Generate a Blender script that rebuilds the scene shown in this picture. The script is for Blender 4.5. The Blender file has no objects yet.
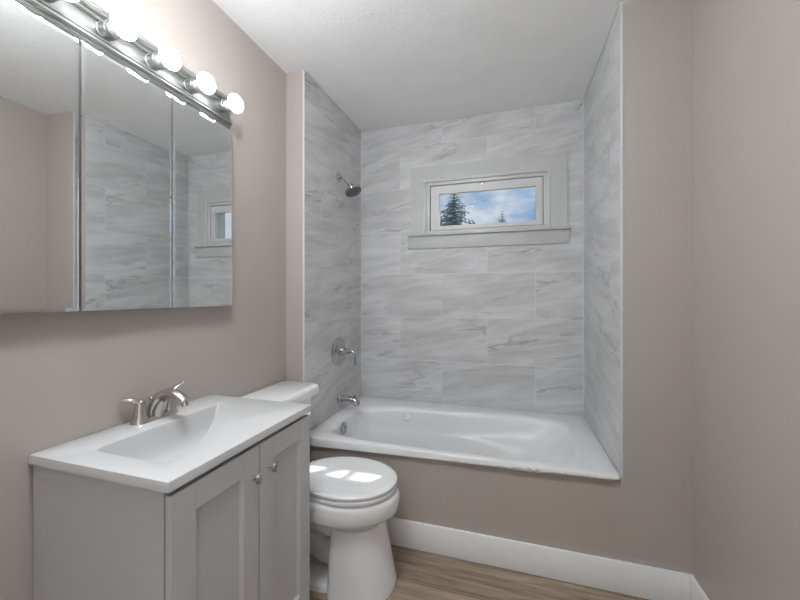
import bpy, bmesh, math, random
from mathutils import Vector, Matrix
from math import sin, cos, pi, radians
random.seed(7)
C = bpy.context.scene.collection
S = bpy.context.scene

# ------------------------------------------------------------------ key sizes
STUB, AW, DEP, H, RX = 0.1139, 1.50, 0.7703, 2.4518, 1.8673
AR = STUB + AW                      # right tile face
FY = -2.55                          # wall behind the camera
RIM = 0.485                         # tub rim height

# ------------------------------------------------------------------ camera
cam = bpy.data.cameras.new('camera'); co = bpy.data.objects.new('camera', cam); C.objects.link(co)
cam.sensor_width = 36.0; cam.lens = 358.7 / 800 * 36.0
cam.shift_y = -(300 - 295.77) / 800; cam.clip_start = 0.02; cam.clip_end = 400
co.location = (1.1759, -1.6991, 1.232); co.rotation_euler = (pi / 2, 0, 0.2984)
S.camera = co

# ------------------------------------------------------------------ world
def nn(nt, t, **kw):
    n = nt.nodes.new(t)
    for k, v in kw.items(): setattr(n, k, v)
    return n
W = bpy.data.worlds.new('sky'); S.world = W; W.use_nodes = True
nt = W.node_tree; nt.nodes.clear()
tc = nn(nt, 'ShaderNodeTexCoord'); mp = nn(nt, 'ShaderNodeMapping'); mp.inputs['Scale'].default_value = (1, 1, 2.2)
mp.inputs['Location'].default_value = (0.35, 0.1, 0.05)
nz = nn(nt, 'ShaderNodeTexNoise'); nz.inputs['Scale'].default_value = 6.5; nz.inputs['Detail'].default_value = 7; nz.inputs['Roughness'].default_value = 0.55
rp = nn(nt, 'ShaderNodeValToRGB')
rp.color_ramp.elements[0].position = 0.40; rp.color_ramp.elements[0].color = (0.34, 0.50, 0.75, 1)
rp.color_ramp.elements[1].position = 0.60; rp.color_ramp.elements[1].color = (0.80, 0.85, 0.92, 1)
bg = nn(nt, 'ShaderNodeBackground'); bg.inputs['Strength'].default_value = 0.85
wo = nn(nt, 'ShaderNodeOutputWorld')
L = nt.links.new
L(tc.outputs['Generated'], mp.inputs['Vector']); L(mp.outputs[0], nz.inputs['Vector']); L(nz.outputs['Fac'], rp.inputs['Fac'])
L(rp.outputs['Color'], bg.inputs['Color']); L(bg.outputs[0], wo.inputs['Surface'])

# ------------------------------------------------------------------ sun through the window
sl = bpy.data.lights.new('sun', 'SUN'); sl.energy = 6.5; sl.angle = 0.009; sl.color = (1.0, 0.97, 0.93)
so = bpy.data.objects.new('sun', sl); C.objects.link(so); so.location = (4, 6, 9)
so.rotation_euler = Vector((-0.69, -1.10, -1.39)).to_track_quat('-Z', 'Y').to_euler()

BULB_STRENGTH = 36.0
# added fill lights, out of view: point under the ceiling, area panel behind camera
al = bpy.data.lights.new('fill_point_high', 'POINT'); al.energy = 36.0; al.shadow_soft_size = 0.15; al.color = (0.95, 1.0, 1.045)
ao = bpy.data.objects.new('fill_point_high', al); C.objects.link(ao); ao.location = (0.65, -1.2, 2.25)
dl = bpy.data.lights.new('fill_area_rear', 'AREA'); dl.shape = 'RECTANGLE'; dl.size = 0.7; dl.size_y = 1.9; dl.energy = 4.0; dl.color = (0.96, 1.0, 1.04)
do = bpy.data.objects.new('fill_area_rear', dl); C.objects.link(do); do.location = (1.14, -2.5, 1.1); do.rotation_euler = (pi / 2, 0, 0)
S.view_settings.view_transform = 'Standard'; S.view_settings.look = 'None'
S.view_settings.gamma = 1.0; S.view_settings.use_curve_mapping = False
S.view_settings.exposure = 0.0

# ------------------------------------------------------------------ materials
def pbr(name, col, rough=0.5, metal=0.0, var=0.03, vscale=6.0, bump=0.0, bscale=200.0, coat=0.0, spec=0.5):
    m = bpy.data.materials.new(name); m.use_nodes = True
    t = m.node_tree; b = t.nodes['Principled BSDF']; l = t.links.new
    b.inputs['Roughness'].default_value = rough; b.inputs['Metallic'].default_value = metal
    b.inputs['Coat Weight'].default_value = coat; b.inputs['Specular IOR Level'].default_value = spec
    c = nn(t, 'ShaderNodeTexCoord'); n = nn(t, 'ShaderNodeTexNoise'); n.inputs['Scale'].default_value = vscale; n.inputs['Detail'].default_value = 4
    r = nn(t, 'ShaderNodeValToRGB')
    r.color_ramp.elements[0].position = .3; r.color_ramp.elements[0].color = tuple(x * (1 - var) for x in col) + (1,)
    r.color_ramp.elements[1].position = .7; r.color_ramp.elements[1].color = tuple(min(1, x * (1 + var)) for x in col) + (1,)
    l(c.outputs['Object'], n.inputs['Vector']); l(n.outputs['Fac'], r.inputs['Fac']); l(r.outputs['Color'], b.inputs['Base Color'])
    if bump:
        n2 = nn(t, 'ShaderNodeTexNoise'); n2.inputs['Scale'].default_value = bscale; n2.inputs['Detail'].default_value = 3
        bp = nn(t, 'ShaderNodeBump'); bp.inputs['Strength'].default_value = bump; bp.inputs['Distance'].default_value = 0.004
        l(c.outputs['Object'], n2.inputs['Vector']); l(n2.outputs['Fac'], bp.inputs['Height']); l(bp.outputs['Normal'], b.inputs['Normal'])
    return m

def mth(t, op, a, b=None, c=None):
    n = nn(t, 'ShaderNodeMath', operation=op)
    for i, v in enumerate((a, b, c)):
        if v is None: continue
        if isinstance(v, (int, float)): n.inputs[i].default_value = v
        else: t.links.new(v, n.inputs[i])
    return n.outputs[0]

def tile_mat(name, axis, odd, even, seed, tint=1.0):
    """12x24 in running-bond tile with brushed grey veins; axis is the in-wall horizontal axis"""
    m = bpy.data.materials.new(name); m.use_nodes = True
    t = m.node_tree; b = t.nodes['Principled BSDF']; l = t.links.new
    TW, TH, V0 = 0.61, 0.305, 0.166
    c = nn(t, 'ShaderNodeTexCoord'); sp = nn(t, 'ShaderNodeSeparateXYZ'); l(c.outputs['Object'], sp.inputs[0])
    u = sp.outputs[axis]; v = sp.outputs['Z']
    rv = mth(t, 'DIVIDE', mth(t, 'SUBTRACT', v, V0), TH)
    row = mth(t, 'FLOOR', rv); fv = mth(t, 'SUBTRACT', rv, row)
    par = mth(t, 'FLOORED_MODULO', row, 2.0)                       # 1 on odd rows
    off = mth(t, 'ADD', even, mth(t, 'MULTIPLY', par, odd - even))
    cu = mth(t, 'DIVIDE', mth(t, 'SUBTRACT', u, off), TW)
    col = mth(t, 'FLOOR', cu); fu = mth(t, 'SUBTRACT', cu, col)
    du = mth(t, 'MULTIPLY', mth(t, 'MINIMUM', fu, mth(t, 'SUBTRACT', 1.0, fu)), TW)
    dv = mth(t, 'MULTIPLY', mth(t, 'MINIMUM', fv, mth(t, 'SUBTRACT', 1.0, fv)), TH)
    dm = mth(t, 'MINIMUM', du, dv)
    mr = nn(t, 'ShaderNodeMapRange', interpolation_type='SMOOTHSTEP'); l(dm, mr.inputs['Value'])
    mr.inputs['From Min'].default_value = 0.0010; mr.inputs['From Max'].default_value = 0.0026
    grout = mr.outputs[0]                                           # 0 in grout
    wn = nn(t, 'ShaderNodeTexWhiteNoise', noise_dimensions='3D'); cb = nn(t, 'ShaderNodeCombineXYZ')
    l(col, cb.inputs[0]); l(row, cb.inputs[1]); cb.inputs[2].default_value = seed; l(cb.outputs[0], wn.inputs['Vector'])
    rnd = wn.outputs['Value']
    cv = nn(t, 'ShaderNodeCombineXYZ')
    l(mth(t, 'ADD', u, mth(t, 'MULTIPLY', rnd, 17.0)), cv.inputs[0])
    l(mth(t, 'ADD', v, mth(t, 'MULTIPLY', mth(t, 'SUBTRACT', u, 0.8), -0.16)), cv.inputs[1])
    l(mth(t, 'MULTIPLY', rnd, 31.0), cv.inputs[2])
    def noise(sc, scale, det, ro, dist):
        mpn = nn(t, 'ShaderNodeMapping'); mpn.inputs['Scale'].default_value = sc; l(cv.outputs[0], mpn.inputs['Vector'])
        n = nn(t, 'ShaderNodeTexNoise'); l(mpn.outputs[0], n.inputs['Vector'])
        n.inputs['Scale'].default_value = scale; n.inputs['Detail'].default_value = det; n.inputs['Roughness'].default_value = ro; n.inputs['Distortion'].default_value = dist
        return n.outputs['Fac']
    def ss(x, a, bb):
        r = nn(t, 'ShaderNodeMapRange', interpolation_type='SMOOTHSTEP'); l(x, r.inputs['Value'])
        r.inputs['From Min'].default_value = a; r.inputs['From Max'].default_value = bb; return r.outputs[0]
    broad = ss(noise((0.9, 3.4, 1), 2.6, 4, .55, .5), .32, .68)
    streak = ss(noise((1.1, 11, 1), 3.0, 8, .62, .6), .32, .68)
    n3 = noise((0.62, 3.0, 1), 2.1, 4, .58, .35)
    vein = mth(t, 'SUBTRACT', 1.0, ss(mth(t, 'ABSOLUTE', mth(t, 'SUBTRACT', n3, 0.52)), 0.0, 0.022))
    veinmask = ss(noise((1.0, 3, 1), 2.2, 2, .5, .2), .44, .66)
    vein = mth(t, 'MULTIPLY', vein, veinmask)
    val = mth(t, 'ADD', 0.462, mth(t, 'MULTIPLY', broad, 0.125))
    val = mth(t, 'ADD', val, mth(t, 'MULTIPLY', streak, 0.085))
    val = mth(t, 'SUBTRACT', val, mth(t, 'MULTIPLY', vein, 0.18))
    val = mth(t, 'ADD', val, mth(t, 'MULTIPLY', mth(t, 'SUBTRACT', rnd, 0.5), 0.04))
    val = mth(t, 'MULTIPLY', val, tint)
    val = mth(t, 'ADD', mth(t, 'MULTIPLY', val, grout), mth(t, 'MULTIPLY', mth(t, 'SUBTRACT', 1.0, grout), 0.66))
    cc = nn(t, 'ShaderNodeCombineColor')
    l(val, cc.inputs[0]); l(mth(t, 'MULTIPLY', val, 0.992), cc.inputs[1]); l(mth(t, 'MULTIPLY', val, 0.99), cc.inputs[2])
    l(cc.outputs[0], b.inputs['Base Color'])
    b.inputs['Roughness'].default_value = 0.34
    bp = nn(t, 'ShaderNodeBump'); bp.inputs['Strength'].default_value = 0.25; bp.inputs['Distance'].default_value = 0.001
    l(grout, bp.inputs['Height']); l(bp.outputs['Normal'], b.inputs['Normal'])
    return m

def floor_mat():
    m = bpy.data.materials.new('vinyl_plank'); m.use_nodes = True
    t = m.node_tree; b = t.nodes['Principled BSDF']; l = t.links.new
    PW, PL = 0.195, 1.22
    c = nn(t, 'ShaderNodeTexCoord'); sp = nn(t, 'ShaderNodeSeparateXYZ'); l(c.outputs['Object'], sp.inputs[0])
    u, v = sp.outputs['X'], sp.outputs['Y']
    rv = mth(t, 'DIVIDE', mth(t, 'ADD', v, 0.21), PW); row = mth(t, 'FLOOR', rv); fv = mth(t, 'SUBTRACT', rv, row)
    w1 = nn(t, 'ShaderNodeTexWhiteNoise', noise_dimensions='1D'); l(row, w1.inputs['W'])
    cu = mth(t, 'ADD', mth(t, 'DIVIDE', u, PL), mth(t, 'ADD', w1.outputs['Value'], 0.92)); col = mth(t, 'FLOOR', cu); fu = mth(t, 'SUBTRACT', cu, col)
    du = mth(t, 'MULTIPLY', mth(t, 'MINIMUM', fu, mth(t, 'SUBTRACT', 1.0, fu)), PL)
    dv = mth(t, 'MULTIPLY', mth(t, 'MINIMUM', fv, mth(t, 'SUBTRACT', 1.0, fv)), PW)
    mr = nn(t, 'ShaderNodeMapRange', interpolation_type='SMOOTHSTEP'); l(mth(t, 'MINIMUM', du, dv), mr.inputs['Value'])
    mr.inputs['From Min'].default_value = 0.0006; mr.inputs['From Max'].default_value = 0.0025
    wn = nn(t, 'ShaderNodeTexWhiteNoise', noise_dimensions='2D'); cb = nn(t, 'ShaderNodeCombineXYZ')
    l(col, cb.inputs[0]); l(row, cb.inputs[1]); l(cb.outputs[0], wn.inputs['Vector']); rnd = wn.outputs['Value']
    cv = nn(t, 'ShaderNodeCombineXYZ')
    l(mth(t, 'MULTIPLY', mth(t, 'ADD', u, mth(t, 'MULTIPLY', rnd, 9.0)), 1.6), cv.inputs[0]); l(mth(t, 'MULTIPLY', v, 22.0), cv.inputs[1]); l(rnd, cv.inputs[2])
    n = nn(t, 'ShaderNodeTexNoise'); l(cv.outputs[0], n.inputs['Vector']); n.inputs['Scale'].default_value = 2.2; n.inputs['Detail'].default_value = 7; n.inputs['Roughness'].default_value = .6; n.inputs['Distortion'].default_value = .5
    r = nn(t, 'ShaderNodeValToRGB')
    e = r.color_ramp.elements
    e[0].position = .28; e[0].color = (0.20, 0.145, 0.098, 1); e[1].position = .74; e[1].color = (0.52, 0.415, 0.305, 1)
    f = mth(t, 'ADD', n.outputs['Fac'], mth(t, 'MULTIPLY', mth(t, 'SUBTRACT', rnd, .5), .22))
    l(f, r.inputs['Fac'])
    mx = nn(t, 'ShaderNodeMix', data_type='RGBA'); l(mr.outputs[0], mx.inputs['Factor'])
    mx.inputs['A'].default_value = (0.11, 0.082, 0.058, 1); l(r.outputs['Color'], mx.inputs['B'])
    l(mx.outputs['Result'], b.inputs['Base Color']); b.inputs['Roughness'].default_value = .42
    return m

def glass_mat():
    m = bpy.data.materials.new('window_glass'); m.use_nodes = True
    t = m.node_tree; t.nodes.clear(); l = t.links.new
    o = nn(t, 'ShaderNodeOutputMaterial'); tr = nn(t, 'ShaderNodeBsdfTransparent'); tr.inputs[0].default_value = (.95, .97, .98, 1)
    g = nn(t, 'ShaderNodeBsdfGlossy'); g.inputs['Roughness'].default_value = 0.02
    lw = nn(t, 'ShaderNodeLayerWeight'); lw.inputs['Blend'].default_value = .5
    fr = mth(t, 'ADD', .0006, mth(t, 'MULTIPLY', mth(t, 'POWER', lw.outputs['Facing'], 4.0), .5))
    mx = nn(t, 'ShaderNodeMixShader'); l(fr, mx.inputs[0]); l(tr.outputs[0], mx.inputs[1]); l(g.outputs[0], mx.inputs[2]); l(mx.outputs[0], o.inputs[0])
    return m

def emit_mat(name, col, s):
    m = bpy.data.materials.new(name); m.use_nodes = True
    b = m.node_tree.nodes['Principled BSDF']; b.inputs['Base Color'].default_value = (.9, .9, .9, 1)
    b.inputs['Emission Color'].default_value = col + (1,); b.inputs['Emission Strength'].default_value = s
    return m

def mirror_mat():
    m = pbr('mirror_silver', (0.86, 0.875, 0.87), 0.012, 1.0, var=0.004)
    return m

M = dict(
    paint=pbr('taupe_paint', (0.425, 0.378, 0.345), 0.42, var=.02, vscale=2.5, bump=.06, bscale=160),
    ceil=pbr('ceiling_texture', (0.88, 0.88, 0.88), 0.9, var=.02, bump=.32, bscale=75),
    white=pbr('white_trim_paint', (0.87, 0.87, 0.87), 0.35, var=.015),
    casing=pbr('window_casing_paint', (0.52, 0.518, 0.512), 0.4, var=.03, vscale=14),
    sash=pbr('window_sash_vinyl', (0.60, 0.595, 0.585), 0.35, var=.02),
    caulk=pbr('caulk', (0.60, 0.60, 0.60), 0.5),
    patch=pbr('patched_drywall', (0.50, 0.47, 0.45), 0.8, var=.2, vscale=60),
    tub=pbr('tub_acrylic', (0.78, 0.78, 0.78), 0.32, var=.006, coat=.08),
    china=pbr('vitreous_china', (0.84, 0.84, 0.84), 0.12, var=.006, coat=.4),
    plastic=pbr('seat_plastic', (0.79, 0.79, 0.785), 0.22, var=.006),
    marble=pbr('cultured_marble', (0.60, 0.60, 0.60), 0.25, var=.008, coat=.2),
    cab=pbr('grey_cabinet_paint', (0.52, 0.525, 0.53), 0.40, var=.02),
    gap_shade=pbr('window_gap_shade', (0.16, 0.16, 0.16), 0.7),  # shade of the slot around the sash, put into a dark colour
    dark=pbr('dark_gap', (0.02, 0.02, 0.02), 0.8),
    chrome=pbr('chrome', (0.50, 0.49, 0.51), 0.09, 1.0, var=.01),
    darkchrome=pbr('shower_face', (0.16, 0.15, 0.17), 0.35, .6, var=.02),
    nickel=pbr('brushed_nickel', (0.56, 0.535, 0.505), 0.25, 1.0, var=.03, vscale=40),
    bar=pbr('light_bar_nickel', (0.33, 0.335, 0.322), 0.46, 1.0, var=.02),
    steel=pbr('mirror_cabinet_edge', (0.70, 0.70, 0.70), 0.3, .8, var=.02),
    mirror=mirror_mat(), glass=glass_mat(), floor=floor_mat(),
    bulb=emit_mat('lit_bulb_dome', (0.97, 1.0, 1.03), BULB_STRENGTH),
    neck=pbr('bulb_neck_plastic', (0.85, 0.85, 0.84), 0.4),
    tile_back=tile_mat('tile_back', 'X', 0.112, 0.417, 3.0),
    tile_left=tile_mat('tile_left', 'Y', 0.18, 0.56, 11.0),
    tile_right=tile_mat('tile_right', 'Y', 0.16, 0.465, 23.0),
    bark=pbr('bark', (0.10, 0.075, 0.055), .9, var=.3, vscale=8),
    needles=pbr('hazy_conifer_needles', (0.31, 0.37, 0.39), .8, var=.35, vscale=2),  # paler and bluer than real needles: distance haze put into the colour
    grass=pbr('lawn', (0.10, 0.15, 0.05), .9, var=.3, vscale=3),
)

# ------------------------------------------------------------------ mesh helpers
def link(name, bm, mat, parent=None, smooth=True, ang=35):
    me = bpy.data.meshes.new(name)
    bmesh.ops.recalc_face_normals(bm, faces=bm.faces[:])
    bm.to_mesh(me); bm.free()
    if smooth:
        for p in me.polygons: p.use_smooth = True
        try: me.set_sharp_from_angle(angle=radians(ang))
        except Exception: pass
    me.materials.append(M[mat] if isinstance(mat, str) else mat)
    o = bpy.data.objects.new(name, me); C.objects.link(o)
    if parent: o.parent = parent; o.matrix_parent_inverse = Matrix.Translation(-Vector(parent.location)) if parent.type == 'EMPTY' else Matrix.Identity(4)
    return o

def box(bm, a, b, bev=0.0, seg=2, rot=None, keep=None):
    """axis aligned box from corner a to corner b, bevelled edges"""
    t = bmesh.new()
    bmesh.ops.create_cube(t, size=1.0)
    ce = (Vector(a) + Vector(b)) / 2; sz = Vector(b) - Vector(a)
    for v in t.verts: v.co = Vector((v.co.x * sz.x, v.co.y * sz.y, v.co.z * sz.z))
    if bev: bmesh.ops.bevel(t, geom=t.edges[:], offset=bev, segments=seg, affect='EDGES', profile=.5)
    mt = Matrix.Translation(ce) @ (rot.to_4x4() if rot else Matrix.Identity(4))
    bmesh.ops.transform(t, matrix=mt, verts=t.verts[:])
    merge(bm, t)

def merge(bm, t):
    mp = {v: bm.verts.new(v.co) for v in t.verts}
    for f in t.faces:
        try: bm.faces.new([mp[v] for v in f.verts])
        except ValueError: pass
    t.free()

def loft(bm, rings, cap0=True, cap1=True, closed=True):
    vs = [[bm.verts.new(p) for p in r] for r in rings]
    n = len(vs[0])
    for a, b in zip(vs, vs[1:]):
        for i in range(n if closed else n - 1):
            bm.faces.new((a[i], a[(i + 1) % n], b[(i + 1) % n], b[i]))
    if cap0: bm.faces.new(list(reversed(vs[0])))
    if cap1: bm.faces.new(vs[-1])

def frame_of(d):
    d = Vector(d).normalized(); up = Vector((0, 0, 1)) if abs(d.z) < .95 else Vector((1, 0, 0))
    a = d.cross(up).normalized(); return a, d.cross(a).normalized() * -1

def lathe(bm, org, axis, prof, n=32):
    """profile list (distance along axis, radius)"""
    org = Vector(org); d = Vector(axis).normalized(); a, b = frame_of(d)
    loft(bm, [[org + d * t + (a * cos(2 * pi * i / n) + b * sin(2 * pi * i / n)) * max(r, 1e-4) for i in range(n)] for t, r in prof])

def catmull(pts, k=6):
    P = [Vector(p) for p in pts]; P = [2 * P[0] - P[1]] + P + [2 * P[-1] - P[-2]]; out = []
    for i in range(1, len(P) - 2):
        for j in range(k):
            t = j / k; p0, p1, p2, p3 = P[i - 1:i + 3]
            out.append(.5 * ((2 * p1) + (p2 - p0) * t + (2 * p0 - 5 * p1 + 4 * p2 - p3) * t * t + (3 * p1 - p0 - 3 * p2 + p3) * t ** 3))
    out.append(P[-2]); return out

def tube(bm, pts, rad, n=16, k=6, flat=None):
    """swept tube; rad per control point; flat = (side, normal) radius factors"""
    ctrl = [Vector((r, 0, 0)) for r in (rad if isinstance(rad, (list, tuple)) else [rad] * len(pts))]
    P = catmull(pts, k); R = [v.x for v in catmull(ctrl, k)]
    fs, fn = flat or (1, 1); rings = []; a = None
    for i, p in enumerate(P):
        d = (P[min(i + 1, len(P) - 1)] - P[max(i - 1, 0)]).normalized()
        if a is None: a, b = frame_of(d)
        else:
            a = (a - d * a.dot(d)).normalized(); b = a.cross(d).normalized() * -1
        rings.append([p + (a * fs * cos(2 * pi * j / n) + b * fn * sin(2 * pi * j / n)) * R[i] for j in range(n)])
    loft(bm, rings)

def empty(name, loc, label=None, cat=None, group=None):
    o = bpy.data.objects.new(name, None); C.objects.link(o); o.location = loc; o.empty_display_size = .1
    if label: tag(o, label, cat, group)
    return o
def tag(o, label, cat, group=None):
    o['label'] = label; o['category'] = cat
    if group: o['group'] = group
    return o
def struct(name, bm, mat, parent=None, **kw):
    o = link(name, bm, mat, parent, **kw)
    if not parent: o['kind'] = 'structure'
    return o
def sbox(name, a, b, mat, parent=None, bev=0.0):
    bm = bmesh.new(); box(bm, a, b, bev); return struct(name, bm, mat, parent, smooth=bool(bev))
def part(name, mat, parent, fn, **kw):
    bm = bmesh.new(); fn(bm); return link(name, bm, mat, parent, **kw)
def ringbox(bm, x0, x1, z0, z1, xi0, xi1, zi0, zi1, y0, y1, bev=0.0):
    """rectangular frame in the xz plane"""
    box(bm, (x0, y0, z0), (x1, y1, zi0), bev); box(bm, (x0, y0, zi1), (x1, y1, z1), bev)
    box(bm, (x0, y0, zi0), (xi0, y1, zi1), bev); box(bm, (xi1, y0, zi0), (x1, y1, zi1), bev)

# ------------------------------------------------------------------ room shell
T = 0.008                                                         # tile thickness
BO = DEP + 0.15                                                   # outer face of the window wall
sbox('floor', (-.12, FY - .12, -.12), (RX + .12, BO, 0), 'floor')
sbox('ceiling', (-.12, FY - .12, H), (RX + .12, BO, H + .12), 'ceil')
sbox('wall_left', (-.12, FY - .12, 0), (0, BO, H), 'paint')
sbox('wall_right', (RX, FY - .12, 0), (RX + .12, BO, H), 'paint')
sbox('wall_alcove_left', (0, 0, 0), (STUB - T, DEP, H), 'paint')
sbox('wall_alcove_right', (AR + T, 0, 0), (RX, DEP, H), 'paint')
bm = bmesh.new(); box(bm, (STUB - T, 0, 0), (AR + T, .018, .4345))
for v in bm.verts:
    if v.co.z > .1: v.co.z = .4345 if v.co.x < .5 else .4705
struct('wall_apron', bm, 'paint', smooth=False)
WX0, WX1, WZ0, WZ1 = .600, 1.412, 1.668, 2.042
bm = bmesh.new(); ringbox(bm, 0, RX, 0, H, WX0, WX1, WZ0, WZ1, DEP + T, BO)
struct('wall_back', bm, 'paint', smooth=False)
bm = bmesh.new(); ringbox(bm, STUB - T, AR + T, .40, H, WX0, WX1, WZ0, WZ1, DEP, DEP + T)
struct('wall_tile_back', bm, 'tile_back', smooth=False)
sbox('wall_tile_left', (STUB - T, .0005, .40), (STUB, DEP, H), 'tile_left')
sbox('wall_tile_right', (AR, .0005, .40), (AR + T, DEP, H), 'tile_right')
# front wall with a closed door behind the camera
DX0, DX1, DZ = 0.75, 1.53, 2.03
bm = bmesh.new(); box(bm, (0, FY - .12, 0), (DX0, FY, H)); box(bm, (DX1, FY - .12, 0), (RX, FY, H)); box(bm, (DX0, FY - .12, DZ), (DX1, FY, H))
struct('wall_front', bm, 'paint', smooth=False)
bm = bmesh.new(); box(bm, (DX0 + .004, FY - .06, .008), (DX1 - .004, FY - .02, DZ - .004))
for x0, x1 in ((DX0 + .11, DX0 + .36), (DX1 - .36, DX1 - .11)):
    for z0, z1 in ((.2, .9), (1.02, 1.55), (1.65, 1.92)): box(bm, (x0, FY - .022, z0), (x1, FY - .013, z1), .006)
door = struct('door_1', bm, 'white')
part('door_handle', 'nickel', door, lambda b: lathe(b, (DX1 - .07, FY - .02, .95), (0, 1, 0), [(0, .03), (.006, .03), (.01, .012), (.035, .012), (.04, .026), (.06, .028), (.07, .015)]))
bm = bmesh.new(); box(bm, (DX0 - .07, FY, 0), (DX0, FY + .015, DZ + .07), .003); box(bm, (DX1, FY, 0), (DX1 + .07, FY + .015, DZ + .07), .003); box(bm, (DX0, FY, DZ), (DX1, FY + .015, DZ + .07), .003)
struct('trim_1', bm, 'white')
# baseboards
BH, BT = .131, .015
def baseboard(name, a, b): sbox(name, a, b, 'white', bev=.0035)
baseboard('baseboard_apron', (.0, -BT, 0), (RX - BT, 0, BH))
baseboard('baseboard_right', (RX - BT, FY, 0), (RX, 0, BH))
baseboard('baseboard_left', (0, FY, 0), (BT, -BT, BH))
# tile edge trims and corner caulk lines
sbox('trim_2', (STUB - T - .001, -.003, RIM), (STUB + .001, .0006, H), 'caulk')
sbox('trim_3', (AR - .001, -.003, RIM - .01), (AR + T + .001, .0006, H), 'caulk')
for i, (a, b) in enumerate((((STUB, DEP - .007, RIM), (STUB + .007, DEP, H)), ((AR - .007, DEP - .007, RIM), (AR, DEP, H)),
                            ((STUB, .006, H - .006), (STUB + .006, DEP - .007, H)), ((AR - .004, .006, H - .004), (AR, DEP - .007, H)))):
    sbox('trim_%d' % (4 + i), a, b, 'caulk')

# ------------------------------------------------------------------ window
win = empty('window_1', ((WX0 + WX1) / 2, DEP, WZ0)); win['kind'] = 'structure'
def wpart(name, mat, fn, parent=None, **kw): return part(name, mat, parent or win, fn, **kw)
wpart('window_casing', 'casing', lambda b: ringbox(b, .499, 1.519, 1.668, 2.136, .603, 1.408, 1.668, 2.033, DEP - .012, DEP))
wpart('window_stop', 'sash', lambda b: (ringbox(b, .590, 1.420, 1.669, 2.046, .612, 1.399, 1.6695, 2.024, DEP - .019, DEP - .008, .003),
                                          ringbox(b, .603, 1.408, 1.669, 2.036, .637, 1.379, 1.687, 2.001, DEP - .008, DEP + .030, .002)))
wpart('window_jamb', 'sash', lambda b: ringbox(b, .6015, 1.4105, 1.6695, 2.0405, .640, 1.375, 1.690, 2.000, DEP + .030, BO + .01, .002))
wpart('window_gap', 'gap_shade', lambda b: ringbox(b, .636, 1.380, 1.686, 2.002, .662, 1.352, 1.700, 1.980, DEP + .0302, DEP + .033))  # dark ring standing for the shade in the sash gap
sash = wpart('window_sash', 'sash', lambda b: (ringbox(b, .6415, 1.3745, 1.6905, 1.997, .703, 1.333, 1.717, 1.942, DEP + .000, DEP + .030),))
wpart('window_pane', 'glass', lambda b: box(b, (.700, DEP + .018, 1.714), (1.336, DEP + .022, 1.945)), parent=sash, smooth=False)
wpart('window_latch', 'nickel', lambda b: (box(b, (.985, DEP - .006, 1.980), (1.012, DEP + .001, 1.991), .002), box(b, (.996, DEP - .014, 1.983), (1.002, DEP - .005, 1.989), .001)), parent=sash)
wpart('window_sill', 'casing', lambda b: box(b, (.483, DEP - .030, 1.650), (1.536, DEP + .030, 1.668), .004))
wpart('window_apron', 'casing', lambda b: box(b, (.476, DEP - .012, 1.563), (1.528, DEP, 1.650), .002))

# ------------------------------------------------------------------ bathtub
def sgnp(c, e): return math.copysign(abs(c) ** e, c)
def tub_ring(x0, x1, y0, ybl, ybr, n, z, N=144, shelf=0.0, zfun=None):
    out = []
    for i in range(N):
        th = 2 * pi * (i + .5) / N; cx = sgnp(cos(th), 2 / n); cy = sgnp(sin(th), 2 / n)
        x = (x0 + x1) / 2 + (x1 - x0) / 2 * cx
        tx = (x - x0) / (x1 - x0); yb = ybl + (ybr - ybl) * tx; ym = (y0 + yb) / 2; hw = (yb - y0) / 2
        sx = min(1, max(0, (x - .70) / .75)); sx = sx * sx * (3 - 2 * sx)
        y = ym + hw * cy * (1 - shelf * sx)
        out.append(Vector((x, y, zfun(x, y) if zfun else z)))
    return out
tub = empty('bathtub', (STUB + AW / 2, DEP / 2, 0), 'white acrylic alcove bathtub under the small window', 'bathtub')
def build_tub(b):
    e = .0015; X0, X1, Y0, Y1 = STUB + e, AR - e, -.022, DEP - e
    lip = lambda x, y: .437 + .036 * (x - X0) / (X1 - X0) if y < .2 else .44
    R = [tub_ring(X0, X1, Y0, Y1, Y1, 60, 0, zfun=lip),
         tub_ring(X0, X1, Y0, Y1, Y1, 60, RIM - .007),
         tub_ring(X0 + .0015, X1 - .0015, Y0 + .002, Y1 - .0015, Y1 - .0015, 60, RIM - .002),
         tub_ring(X0 + .005, X1 - .005, Y0 + .006, Y1 - .006, Y1 - .006, 50, RIM)]
    I = lambda d, z, n=5, sh=0, xr=0, f=1: tub_ring(.195 + d * f, 1.485 - d - xr, .026 + d, .585 - d, .668 - d, n, z, shelf=sh)
    R += [I(-.018, RIM + .0005, 6), I(-.006, RIM - .001, 5.5), I(.004, RIM - .006, 5), I(.011, RIM - .016, 4.8), I(.016, RIM - .032, 4.6),
          I(.022, RIM - .075, 4.4, 0, .02), I(.028, RIM - .115, 4.3, .02, .05), I(.032, RIM - .135, 4.2, .09, .07),
          I(.036, RIM - .146, 4.2, .20, .09), I(.042, RIM - .158, 4.2, .26, .11), I(.05, RIM - .20, 4.2, .28, .17), I(.062, RIM - .27, 4.2, .28, .25),
          I(.085, RIM - .335, 4, .28, .33), I(.115, RIM - .355, 3.6, .26, .38), I(.16, RIM - .360, 3, .22, .42), I(.22, RIM - .362, 2.5, .1, .45)]
    loft(b, R, cap0=False)
part('tub_shell', 'tub', tub, build_tub, ang=50)
part('overflow_plate', 'chrome', tub, lambda b: lathe(b, (.215, .255, .440), (1, 0, .12), [(0, .028), (.006, .034), (.012, .033), (.016, .024), (.018, .012), (.024, .011), (.026, .006)]))
part('jet', 'white', tub, lambda b: lathe(b, (.528, .600, .425), (0, -1, .12), [(0, .02), (.026, .020), (.032, .017), (.034, .010), (.030, .008)]))
part('drain', 'chrome', tub, lambda b: lathe(b, (.42, .32, RIM - .3625), (0, 0, 1), [(0, .03), (.003, .03), (.005, .022), (.004, .015), (.012, .014), (.014, .008)]))
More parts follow.
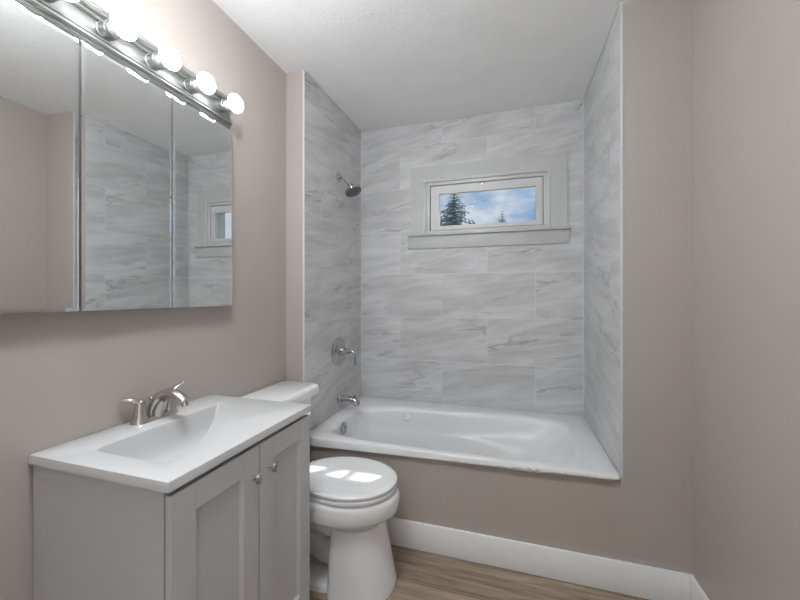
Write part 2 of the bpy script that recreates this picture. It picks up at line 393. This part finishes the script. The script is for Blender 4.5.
# patched strip of wall where the apron meets the tub lip
bm = bmesh.new()
for i in range(40):
    u = (i + .5) / 40; x = STUB + .80 + (AW - .83) * u; lz = .437 + .036 * (x - STUB) / AW; k = .003 + .006 * random.random() * (1 - abs(2 * u - 1))
    box(bm, (x - .010, -.0245, lz - k), (x + .010, -.001, lz + k), .0015, 1)
struct('trim_8', bm, 'patch', smooth=False)

# ------------------------------------------------------------------ tub spout, valve, shower head
sp = empty('tub_spout', (STUB, .405, .565), 'chrome tub spout with diverter knob just above the tub rim', 'faucet')
def f_sp(b):
    lathe(b, (STUB + .0005, .405, .566), (1, 0, 0), [(0, .030), (.008, .032), (.014, .029), (.02, .025)])
    tube(b, [(STUB + .012, .405, .566), (STUB + .05, .405, .568), (STUB + .09, .405, .566), (STUB + .118, .405, .556), (STUB + .130, .405, .535)], [.023, .022, .022, .023, .021], 20)
part('spout_body', 'chrome', sp, f_sp)
part('diverter_knob', 'chrome', sp, lambda b: lathe(b, (STUB + .115, .405, .572), (0, 0, 1), [(0, .005), (.014, .005), (.016, .009), (.023, .009), (.026, .004)], 16))
VY, VZ = .394, .876
va = empty('shower_valve', (STUB, VY, VZ), 'round chrome shower valve with lever on the left tiled wall', 'shower valve')
part('escutcheon', 'chrome', va, lambda b: lathe(b, (STUB + .0005, VY, VZ), (1, 0, 0), [(0, .091), (.005, .092), (.012, .086), (.017, .070), (.016, .064), (.023, .054), (.028, .036), (.030, .031), (.044, .027), (.048, .022)], 48))
def f_lv(b):
    lathe(b, (STUB + .045, VY, VZ), (1, 0, 0), [(0, .019), (.03, .017), (.036, .012)], 24)
    tube(b, [(STUB + .06, VY, VZ), (STUB + .09, VY, VZ + .002), (STUB + .112, VY, VZ - .008), (STUB + .119, VY, VZ - .04), (STUB + .122, VY, VZ - .082)], [.012, .011, .010, .009, .0075], 14)
part('lever_handle', 'chrome', va, f_lv)
HY, HZ = .400, 1.998
sh = empty('shower_fixture', (STUB, HY, HZ), 'chrome shower head on a short arm high on the left tiled wall', 'shower head')
part('flange', 'chrome', sh, lambda b: lathe(b, (STUB + .0005, HY, HZ), (1, 0, 0), [(0, .030), (.004, .030), (.010, .022), (.016, .014)]))
part('shower_arm', 'chrome', sh, lambda b: tube(b, [(STUB + .006, HY, HZ), (STUB + .028, HY, HZ - .006), (STUB + .05, HY, HZ - .024), (STUB + .082, HY, HZ - .062)], .0095, 14))
hd = Vector((.42, -.10, -.90)).normalized(); hc = Vector((.2185, HY - .004, 1.902))
def f_hd(b):
    lathe(b, hc - hd * .052, hd, [(0, .011), (.006, .017), (.016, .018), (.022, .014), (.030, .020), (.040, .040), (.047, .052), (.056, .056), (.062, .054)], 36)
part('spray_head', 'chrome', sh, f_hd)
def f_face(b):
    lathe(b, hc + hd * .0102, hd, [(0, .052), (.003, .050), (.005, .030), (.006, .006)], 36)
    a, c = frame_of(hd)
    for r, n in ((.042, 16), (.030, 12), (.017, 7)):
        for k in range(n): lathe(b, hc + hd * .012 + (a * cos(2 * pi * k / n) + c * sin(2 * pi * k / n)) * r, hd, [(0, .0035), (.004, .002)], 8)
part('spray_face', 'darkchrome', sh, f_face)

# ------------------------------------------------------------------ vanity cabinet and top
VY0, VY1, VX, CZ = -1.1034, -.5178, .4673, .8267
CT = .803                                                         # underside of the top
vc = empty('vanity_cabinet', (.23, (VY0 + VY1) / 2, 0), 'grey shaker two-door bathroom vanity cabinet against the left wall', 'cabinet')
BX = .443
def f_body(b):
    y0, y1 = VY0 + .009, VY1 - .007
    box(b, (.002, y0, 0), (BX, y0 + .016, CT - .001), .0008, 1); box(b, (.002, y1 - .016, 0), (BX, y1, CT - .001), .0008, 1)
    box(b, (.002, y0 + .016, .09), (BX - .02, y1 - .016, .106)); box(b, (.002, y0 + .016, .09), (.012, y1 - .016, .72))
    box(b, (BX - .02, y0 + .016, .09), (BX, y1 - .016, .13))
    box(b, (BX - .075, y0 + .016, 0), (BX - .06, y1 - .016, .09))
part('carcass', 'cab', vc, f_body, smooth=False)
DF = .4645
def door_panel(b, y0, y1, z0, z1):
    fw = .066; x0, x1 = BX + .0045, DF
    box(b, (x0, y0, z0), (x1, y0 + fw, z1), .0012, 1); box(b, (x0, y1 - fw, z0), (x1, y1, z1), .0012, 1)
    box(b, (x0, y0 + fw - .0005, z0), (x1, y1 - fw + .0005, z0 + fw), .0012, 1); box(b, (x0, y0 + fw - .0005, z1 - fw), (x1, y1 - fw + .0005, z1), .0012, 1)
    # sloping sticking and recessed centre panel
    i0, i1, j0, j1 = y0 + fw, y1 - fw, z0 + fw, z1 - fw; s_ = .007; xd = x1 - .009
    o = [(x1 - .001, i0 - .001, j0 - .001), (x1 - .001, i1 + .001, j0 - .001), (x1 - .001, i1 + .001, j1 + .001), (x1 - .001, i0 - .001, j1 + .001)]
    n = [(xd, i0 + s_, j0 + s_), (xd, i1 - s_, j0 + s_), (xd, i1 - s_, j1 - s_), (xd, i0 + s_, j1 - s_)]
    loft(b, [o, n], cap0=False)
YM = -.8035; D0, D1, DZ0, DZ1 = VY0 + .0085, VY1 - .0065, .105, CT - .012
d1 = part('cabinet_door', 'cab', vc, lambda b: door_panel(b, D0, YM - .0018, DZ0, DZ1), smooth=False)
d2 = part('cabinet_door', 'cab', vc, lambda b: door_panel(b, YM + .0018, D1, DZ0, DZ1), smooth=False)
for d, y in ((d1, YM - .027), (d2, YM + .047)):
    part('knob', 'nickel', d, lambda b: lathe(b, (DF - .001, y, .704), (1, 0, 0), [(0, .008), (.003, .008), (.005, .0055), (.013, .006), (.016, .012), (.020, .0145), (.025, .0135), (.028, .009), (.029, .003)], 28))
vt = empty('bathroom_sink', (VX / 2, (VY0 + VY1) / 2, CT), 'white vanity top with integrated sloping basin on grey cabinet', 'sink')
def spline_closed(pts, per):
    out = []
    for (a, b) in zip(pts, pts[1:] + pts[:1]):
        for k in range(per): out.append(Vector(a).lerp(Vector(b), k / per))
    return out
def basin_outline(n=120):
    # plan of the bowl: straight back and left sides, long curve from the front left corner to the back right corner
    key = [(.127, -.615), (.127, -.80), (.127, -1.00), (.135, -1.028), (.160, -1.035), (.26, -1.037), (.360, -1.036), (.381, -1.028), (.386, -1.005), (.372, -.960),
           (.338, -.885), (.285, -.806), (.232, -.733), (.185, -.671), (.152, -.627), (.137, -.612)]
    P = catmull([(x, y, 0) for x, y in key + key[:1]], 8)[:-1]
    return P
def f_top(b):
    O = basin_outline(); n = len(O); ce = Vector((.215, -.885, 0))
    def scaled(f, z, sh=0.0): return [Vector((ce.x + (p.x - ce.x) * f, ce.y + (p.y - ce.y) * f + sh, z)) for p in O]
    # outer rectangle sampled along rays from the basin centre
    def rect(ins, z):
        x0, x1, y0, y1 = .0015 + ins, VX - ins, VY0 + ins, VY1 - ins; out = []
        for p in O:
            d = Vector((p.x - ce.x, p.y - ce.y)); ts = []
            if d.x > 0: ts.append((x1 - ce.x) / d.x)
            if d.x < 0: ts.append((x0 - ce.x) / d.x)
            if d.y > 0: ts.append((y1 - ce.y) / d.y)
            if d.y < 0: ts.append((y0 - ce.y) / d.y)
            t = min(ts); out.append(Vector((ce.x + d.x * t, ce.y + d.y * t, z)))
        for cx, cy in ((x0, y0), (x0, y1), (x1, y0), (x1, y1)):      # snap the nearest ray to each corner
            i = min(range(n), key=lambda k: (out[k].x - cx) ** 2 + (out[k].y - cy) ** 2); out[i] = Vector((cx, cy, z))
        return out
    loft(b, [rect(.0, CT), rect(0, CZ - .003), rect(.0008, CZ - .0008), rect(.003, CZ), scaled(1.03, CZ), scaled(1.0, CZ - .001), scaled(.985, CZ - .005), scaled(.965, CZ - .014),
             scaled(.93, CZ - .034), scaled(.88, CZ - .058), scaled(.80, CZ - .080), scaled(.68, CZ - .094), scaled(.50, CZ - .102), scaled(.25, CZ - .106), scaled(.08, CZ - .107)], cap0=False)
part('basin_top', 'marble', vt, f_top, ang=40)
part('drain', 'chrome', vt, lambda b: lathe(b, (.215, -.885, CZ - .1068), (0, 0, 1), [(0, .022), (.003, .022), (.005, .016), (.009, .014), (.010, .006)]))

# ------------------------------------------------------------------ basin faucet
FX, FYc = .046, -.797
fa = empty('basin_faucet', (FX, FYc, CZ), 'brushed nickel two-handle centerset faucet on white vanity top', 'faucet')
def stad(b, z0, z1, hl, r0, r1, n=28):
    rings = []
    for z, r in ((z0, r0), (z0 + (z1 - z0) * .7, r0 * .4 + r1 * .6), (z1, r1)):
        ring = []
        for i in range(n):
            th = 2 * pi * i / n; ring.append(Vector((FX + r * cos(th), FYc + r * sin(th) + (hl if sin(th) >= 0 else -hl), z)))
        rings.append(ring)
    loft(b, rings)
part('deck_plate', 'nickel', fa, lambda b: stad(b, CZ + .0003, CZ + .013, .051, .027, .022))
def f_spout(b):
    p = [(FX - .004, FYc, CZ + .010), (FX + .002, FYc, CZ + .042), (FX + .022, FYc, CZ + .072), (FX + .055, FYc, CZ + .087), (FX + .090, FYc, CZ + .084), (FX + .119, FYc, CZ + .069), (FX + .128, FYc, CZ + .061)]
    tube(b, p, [.024, .021, .018, .0165, .0158, .0150, .0135], 20, flat=(1.15, .85))
    lathe(b, (FX + .125, FYc, CZ + .065), (.25, 0, -1), [(0, .010), (.014, .0105), (.016, .008)], 20)
    tube(b, [(FX + .006, FYc, CZ + .008), (FX + .018, FYc, CZ + .035), (FX + .036, FYc, CZ + .062)], [.021, .019, .012], 14)
part('spout', 'nickel', fa, f_spout)
part('lift_rod', 'nickel', fa, lambda b: lathe(b, (FX - .014, FYc - .004, CZ + .011), (0, 0, 1), [(0, .003), (.045, .003), (.047, .006), (.055, .0065), (.058, .003)], 14))
for y, tip, mid in ((FYc - .051, (.018, FYc - .091, CZ + .078), (.038, FYc - .074, CZ + .077)), (FYc + .051, (.054, FYc + .100, CZ + .094), (.050, FYc + .072, CZ + .082))):
    def f_h(b):
        lathe(b, (FX, y, CZ + .010), (0, 0, 1), [(0, .023), (.012, .021), (.0125, .0195), (.035, .0165), (.05, .014), (.058, .012), (.063, .006)], 24)
        tube(b, [(FX, y, CZ + .062), mid, tip], [.0115, .0105, .0088], 14, flat=(1.0, .7))
    part('lever_handle', 'nickel', fa, f_h)

# ------------------------------------------------------------------ mirrored medicine cabinet
MZ0, MZ1, MX = 1.190, 1.932, .047
mc = empty('medicine_cabinet', (0, -.876, MZ0), 'wide three-door mirrored medicine cabinet on the wall above the vanity', 'cabinet')
part('cabinet_box', 'cab', mc, lambda b: box(b, (.0008, -1.296, MZ0 + .004), (MX - .019, -.455, MZ1 - .004), .001, 1))
def mdoor(b, y0, y1):
    bv = .009
    x1 = MX; x0 = MX - .005; xe = MX - .0012
    bk = [(x0, y0, MZ0), (x0, y1, MZ0), (x0, y1, MZ1), (x0, y0, MZ1)]
    ed = [(xe, y0, MZ0), (xe, y1, MZ0), (xe, y1, MZ1), (xe, y0, MZ1)]
    fr = [(x1, y0 + bv, MZ0 + bv), (x1, y1 - bv, MZ0 + bv), (x1, y1 - bv, MZ1 - bv), (x1, y0 + bv, MZ1 - bv)]
    loft(b, [bk, ed, fr])
mirrors = []
for y0, y1, ang in ((-1.3015, -1.0200, 1.3), (-1.0155, -.7370, 1.0), (-.7330, -.4505, 0.0)):
    def f_m(b):
        mdoor(b, y0, y1)
        if ang:
            bmesh.ops.rotate(b, cent=(MX - .02, y1, 0), matrix=Matrix.Rotation(radians(ang), 3, 'Z'), verts=b.verts[:])
    md = part('mirror_door', 'mirror', mc, f_m, smooth=False)
    def f_b(b):
        box(b, (MX - .0185, y0 + .0015, MZ0 + .0015), (MX - .0053, y1 - .0015, MZ1 - .0015))
        if ang:
            bmesh.ops.rotate(b, cent=(MX - .02, y1, 0), matrix=Matrix.Rotation(radians(ang), 3, 'Z'), verts=b.verts[:])
    part('door_backing', 'steel', md, f_b, smooth=False)

# ------------------------------------------------------------------ vanity light
LZ0, LZ1, LY0, LY1 = 1.948, 2.080, -1.335, -.437
LZ = (LZ0 + LZ1) / 2
vl = empty('vanity_light', (0, (LY0 + LY1) / 2, LZ0), 'long brushed nickel vanity light bar with lit round bulbs above mirrored cabinet', 'light fixture')
def f_bar(b):
    # extruded section: ridged rails along both edges, shallow bowed face between them
    pr = [(.0, 0), (.020, 0), (.028, .003), (.0305, .008), (.0285, .0125), (.0265, .0135), (.0325, .016), (.0365, .0205), (.0365, .0255), (.0325, .030), (.0265, .0325), (.0255, .034), (.0295, .036), (.0305, .040), (.0275, .0435), (.022, .045)]
    hh = LZ1 - LZ0
    half = [(x, z) for x, z in pr] + [(.0235, .050), (.0255, .057), (.0262, hh / 2)]
    full = half + [(x, hh - z) for x, z in reversed(half[:-1])]
    rings = [[Vector((.0008 + x * f, y, LZ0 + z)) for x, z in full] for y, f in ((LY0, .6), (LY0 + .004, 1.0), (LY1 - .004, 1.0), (LY1, .6))]
    loft(b, rings)
part('back_plate', 'bar', vl, f_bar, ang=28)
for k in range(6):
    y = -.500 - .1468 * k
    s_ = part('socket', 'bar', vl, lambda b: lathe(b, (.0270, y, LZ), (1, 0, 0), [(0, .026), (.004, .026), (.005, .0245), (.030, .0245), (.032, .023), (.032, .017), (.020, .016)], 32))
    part('bulb_neck', 'neck', s_, lambda b: lathe(b, (.050, y, LZ), (1, 0, 0), [(0, .014), (.012, .0165), (.026, .0185), (.037, .0225), (.044, .0285), (.0485, .0330)], 32))
    part('bulb', 'bulb', s_, lambda b: lathe(b, (.0986, y, LZ), (1, 0, 0), [(0, .0331), (.0035, .0352), (.008, .0362), (.013, .0352), (.019, .0318), (.025, .0250), (.029, .0165), (.0312, .007), (.0316, .001)], 32))

# ------------------------------------------------------------------ toilet
TY = -.258
tl = empty('toilet', (.35, TY, 0), 'white two-piece round-front toilet between the vanity and the tub', 'toilet')
def egg(xb, xf, hw, z, n=72, xm=None, pb=2.6, pf=2.0, y=TY):
    """plan outline: superelliptic back half, elliptic nose"""
    xm = xm if xm is not None else xb + (xf - xb) * .5; out = []
    for i in range(n):
        th = 2 * pi * i / n; c, s_ = cos(th), sin(th); p = pf if c >= 0 else pb
        out.append(Vector((xm + (xf - xm if c >= 0 else xm - xb) * sgnp(c, 2 / p), y + hw * sgnp(s_, 2 / p), z)))
    return out
def f_bowl(b):
    R = [(.235, .648, .112, .250, .40), (.225, .654, .121, .272, .41), (.215, .658, .126, .285, .42), (.212, .664, .132, .291, .425), (.207, .684, .152, .301, .43), (.203, .706, .171, .314, .44), (.201, .716, .178, .321, .45), (.20, .721, .181, .334, .46),
         (.20, .7245, .1835, .356, .46), (.20, .726, .185, .378, .46), (.20, .721, .182, .391, .46), (.20, .713, .177, .400, .46), (.205, .704, .170, .405, .46)]
    loft(b, [egg(xb, xf, hw, z, xm=xm) for xb, xf, hw, z, xm in R])
part('bowl', 'china', tl, f_bowl, ang=50)
def f_ped(b):
    R = [(.456, .709, .147, 0.0), (.454, .711, .148, .012), (.455, .706, .145, .03), (.456, .694, .139, .09), (.457, .680, .133, .155), (.458, .667, .128, .21), (.459, .655, .123, .276)]
    loft(b, [egg(xb, xf, hw, z, xm=.53, pb=7, pf=2.2) for xb, xf, hw, z in R])
def f_trap(b):
    # foot plate, outlet and the curved trapway behind the pedestal
    loft(b, [egg(.12, .47, .118, 0.0, xm=.3, pb=3, pf=6), egg(.12, .47, .118, .022, xm=.3, pb=3, pf=6), egg(.13, .47, .108, .030, xm=.3, pb=3, pf=6)])
    tube(b, [(.46, TY, .12), (.40, TY, .10), (.34, TY, .13), (.31, TY, .20), (.26, TY, .23), (.21, TY, .18), (.20, TY, .10), (.21, TY, .02)], [.05, .055, .056, .056, .056, .056, .058, .075], 24, flat=(1, 1))
    loft(b, [egg(.24, .58, .066, .205, xm=.4), egg(.22, .61, .090, .222, xm=.4), egg(.21, .62, .10, .262, xm=.4)])
part('pedestal', 'china', tl, f_ped, ang=50)
part('trapway', 'china', tl, f_trap, ang=50)
def lid_outline(xb, xf, hw, z, cut, n=72):
    out = []
    for p in egg(xb, xf, hw, z, n, xm=.495, pb=2.0, pf=2.05): out.append(Vector((max(p.x, cut), p.y, z)))
    return out
def f_seat(b):
    loft(b, [lid_outline(.255, .708, .172, .4065, .290), lid_outline(.250, .713, .177, .411, .286), lid_outline(.250, .713, .177, .421, .286), lid_outline(.254, .709, .173, .426, .290)])
part('seat', 'plastic', tl, f_seat)
def f_lid(b):
    loft(b, [lid_outline(.258, .704, .169, .4285, .292), lid_outline(.250, .713, .177, .4315, .284), lid_outline(.250, .713, .177, .440, .284), lid_outline(.254, .708, .173, .4445, .288), lid_outline(.270, .690, .156, .4475, .30), lid_outline(.33, .63, .10, .4490, .345)])
part('seat_lid', 'plastic', tl, f_lid, ang=40)
for s_ in (-1, 1):
    part('hinge', 'plastic', tl, lambda b: box(b, (.262, TY + s_ * .075 - .022, .4055), (.292, TY + s_ * .075 + .022, .436), .006))
def rrect(x0, x1, y0, y1, r, z, k=8):
    out = []
    for cx, cy, a in ((x1 - r, y1 - r, 0), (x0 + r, y1 - r, pi / 2), (x0 + r, y0 + r, pi), (x1 - r, y0 + r, 1.5 * pi)):
        for i in range(k + 1): out.append(Vector((cx + r * cos(a + pi / 2 * i / k), cy + r * sin(a + pi / 2 * i / k), z)))
    return out
TK0, TK1 = -.478, -.058
def f_tank(b):
    loft(b, [rrect(.045, .180, TK0 + .05, TK1 - .05, .03, .398), rrect(.030, .195, TK0 + .035, TK1 - .035, .035, .41), rrect(.024, .200, TK0 + .028, TK1 - .026, .035, .46),
             rrect(.018, .206, TK0 + .018, TK1 - .016, .03, .60), rrect(.016, .210, TK0 + .012, TK1 - .010, .03, .7290)])
part('tank', 'china', tl, f_tank, ang=50)
def f_tlid(b):
    x0, x1, y0, y1 = .006, .238, TK0 - .010, TK1 + .026
    loft(b, [rrect(x0 + .006, x1 - .006, y0 + .006, y1 - .006, .034, .7295), rrect(x0, x1, y0, y1, .040, .734), rrect(x0, x1, y0, y1, .040, .758), rrect(x0 + .002, x1 - .003, y0 + .003, y1 - .003, .038, .768),
             rrect(x0 + .006, x1 - .008, y0 + .008, y1 - .008, .036, .775), rrect(x0 + .016, x1 - .020, y0 + .020, y1 - .020, .030, .779)])
part('tank_lid', 'china', tl, f_tlid, ang=50)
def f_lever(b):
    lathe(b, (.208, TK0 + .07, .665), (1, 0, 0), [(0, .014), (.006, .014), (.010, .009), (.016, .008)], 20)
    tube(b, [(.224, TK0 + .07, .665), (.228, TK0 + .10, .663), (.228, TK0 + .145, .658)], [.007, .006, .008], 12)
part('flush_lever', 'chrome', tl, f_lever)
for s_ in (-1, 1):
    part('bolt_cap', 'plastic', tl, lambda b: lathe(b, (.33, TY + s_ * .098, .029), (0, 0, 1), [(0, .016), (.012, .014), (.018, .008), (.020, .002)], 20))

# ------------------------------------------------------------------ outside the window
GZ = -.6
def f_branches(b):
    tr = (3.6, 3.6)
    tube(b, [(tr[0], tr[1], GZ), (tr[0] + .05, tr[1], 1.5), (tr[0] - .03, tr[1] + .05, 3.2), (tr[0] + .1, tr[1], 5.0)], [.14, .11, .08, .03], 12)
    tube(b, [(3.58, 3.64, 2.7), (3.0, 3.2, 3.2), (2.35, 2.62, 3.46), (1.906, 2.15, 3.503), (1.70, 1.93, 3.50)], [.05, .042, .036, .030, .016], 10)
    tube(b, [(3.58, 3.62, 2.9), (3.0, 3.0, 3.4), (2.35, 2.55, 3.52), (2.058, 2.24, 3.503), (2.018, 2.135, 3.503), (1.98, 2.02, 3.50)], [.045, .038, .026, .019, .018, .012], 10)
bm = bmesh.new(); box(bm, (-40, 3, GZ - .3), (40, 70, GZ)); struct('ground', bm, 'grass', smooth=False)
def conifer(name, loc, h, r, seed, label, sparse=1.0):
    rg = random.Random(seed); e = empty(name, loc, label, 'tree', 'conifers outside the window')
    x0, y0, z0 = loc
    part('trunk', 'bark', e, lambda b: lathe(b, (x0, y0, z0), (0, 0, 1), [(0, h * .022), (h * .5, h * .012), (h * .97, h * .002)], 10))
    def fol(b):
        z = .12 * h
        while z < h * .985:
            f = 1 - z / h; n = max(5, int(9 * sparse)); a0 = rg.random() * 6.28
            for k in range(n):
                ln = r * (f ** .75) * (.55 + .6 * rg.random()) + .05; a = a0 + k * 2 * pi / n + rg.uniform(-.3, .3)
                d = Vector((cos(a), sin(a), 0)); w = Vector((-sin(a), cos(a), 0))
                droop = -.20 * ln * rg.uniform(.3, 1.4); p0 = Vector((x0, y0, z0 + z)); seg = 5
                for s_ in range(seg):
                    t0, t1 = s_ / seg, (s_ + 1.15) / seg
                    q0 = p0 + d * ln * t0 + Vector((0, 0, droop * t0 * t0 + .25 * ln * t0 * (1 - t0)))
                    q1 = p0 + d * ln * min(t1, 1.08) + Vector((0, 0, droop * t1 * t1 + .25 * ln * t1 * (1 - t1) - .03 * ln))
                    wd = ln * .20 * (1 - t0 * .65)
                    m0 = q0.lerp(q1, .55)
                    vv = [b.verts.new(p) for p in (q0, m0 + w * wd + Vector((0, 0, -.06 * ln)), q1, m0 - w * wd + Vector((0, 0, -.06 * ln)), m0 + Vector((0, 0, .05 * ln)), m0 - Vector((0, 0, .12 * ln)))]
                    for i in range(4):
                        b.faces.new((vv[i], vv[(i + 1) % 4], vv[4])); b.faces.new((vv[(i + 1) % 4], vv[i], vv[5]))
            z += h * .019 * rg.uniform(.8, 1.3)
    part('foliage', 'needles', e, fol, smooth=False)
bt = empty('bare_tree', (3.6, 3.6, GZ), 'bare branched tree outside, whose twigs break up the sun patch on the toilet lid', 'tree')
part('trunk', 'bark', bt, f_branches)
conifer('conifer', (-1.15, 14, GZ), 6.5, 2.5, 3, 'largest conifer outside, at the left edge of the window pane')
conifer('conifer', (.73, 19.5, GZ), 6.75, 1.35, 5, 'small thin conifer outside, right of centre in the window pane', .8)
conifer('conifer', (2.38, 17, GZ), 6.6, .70, 9, 'pale distant conifer top outside, at the right edge of the window pane', .8)
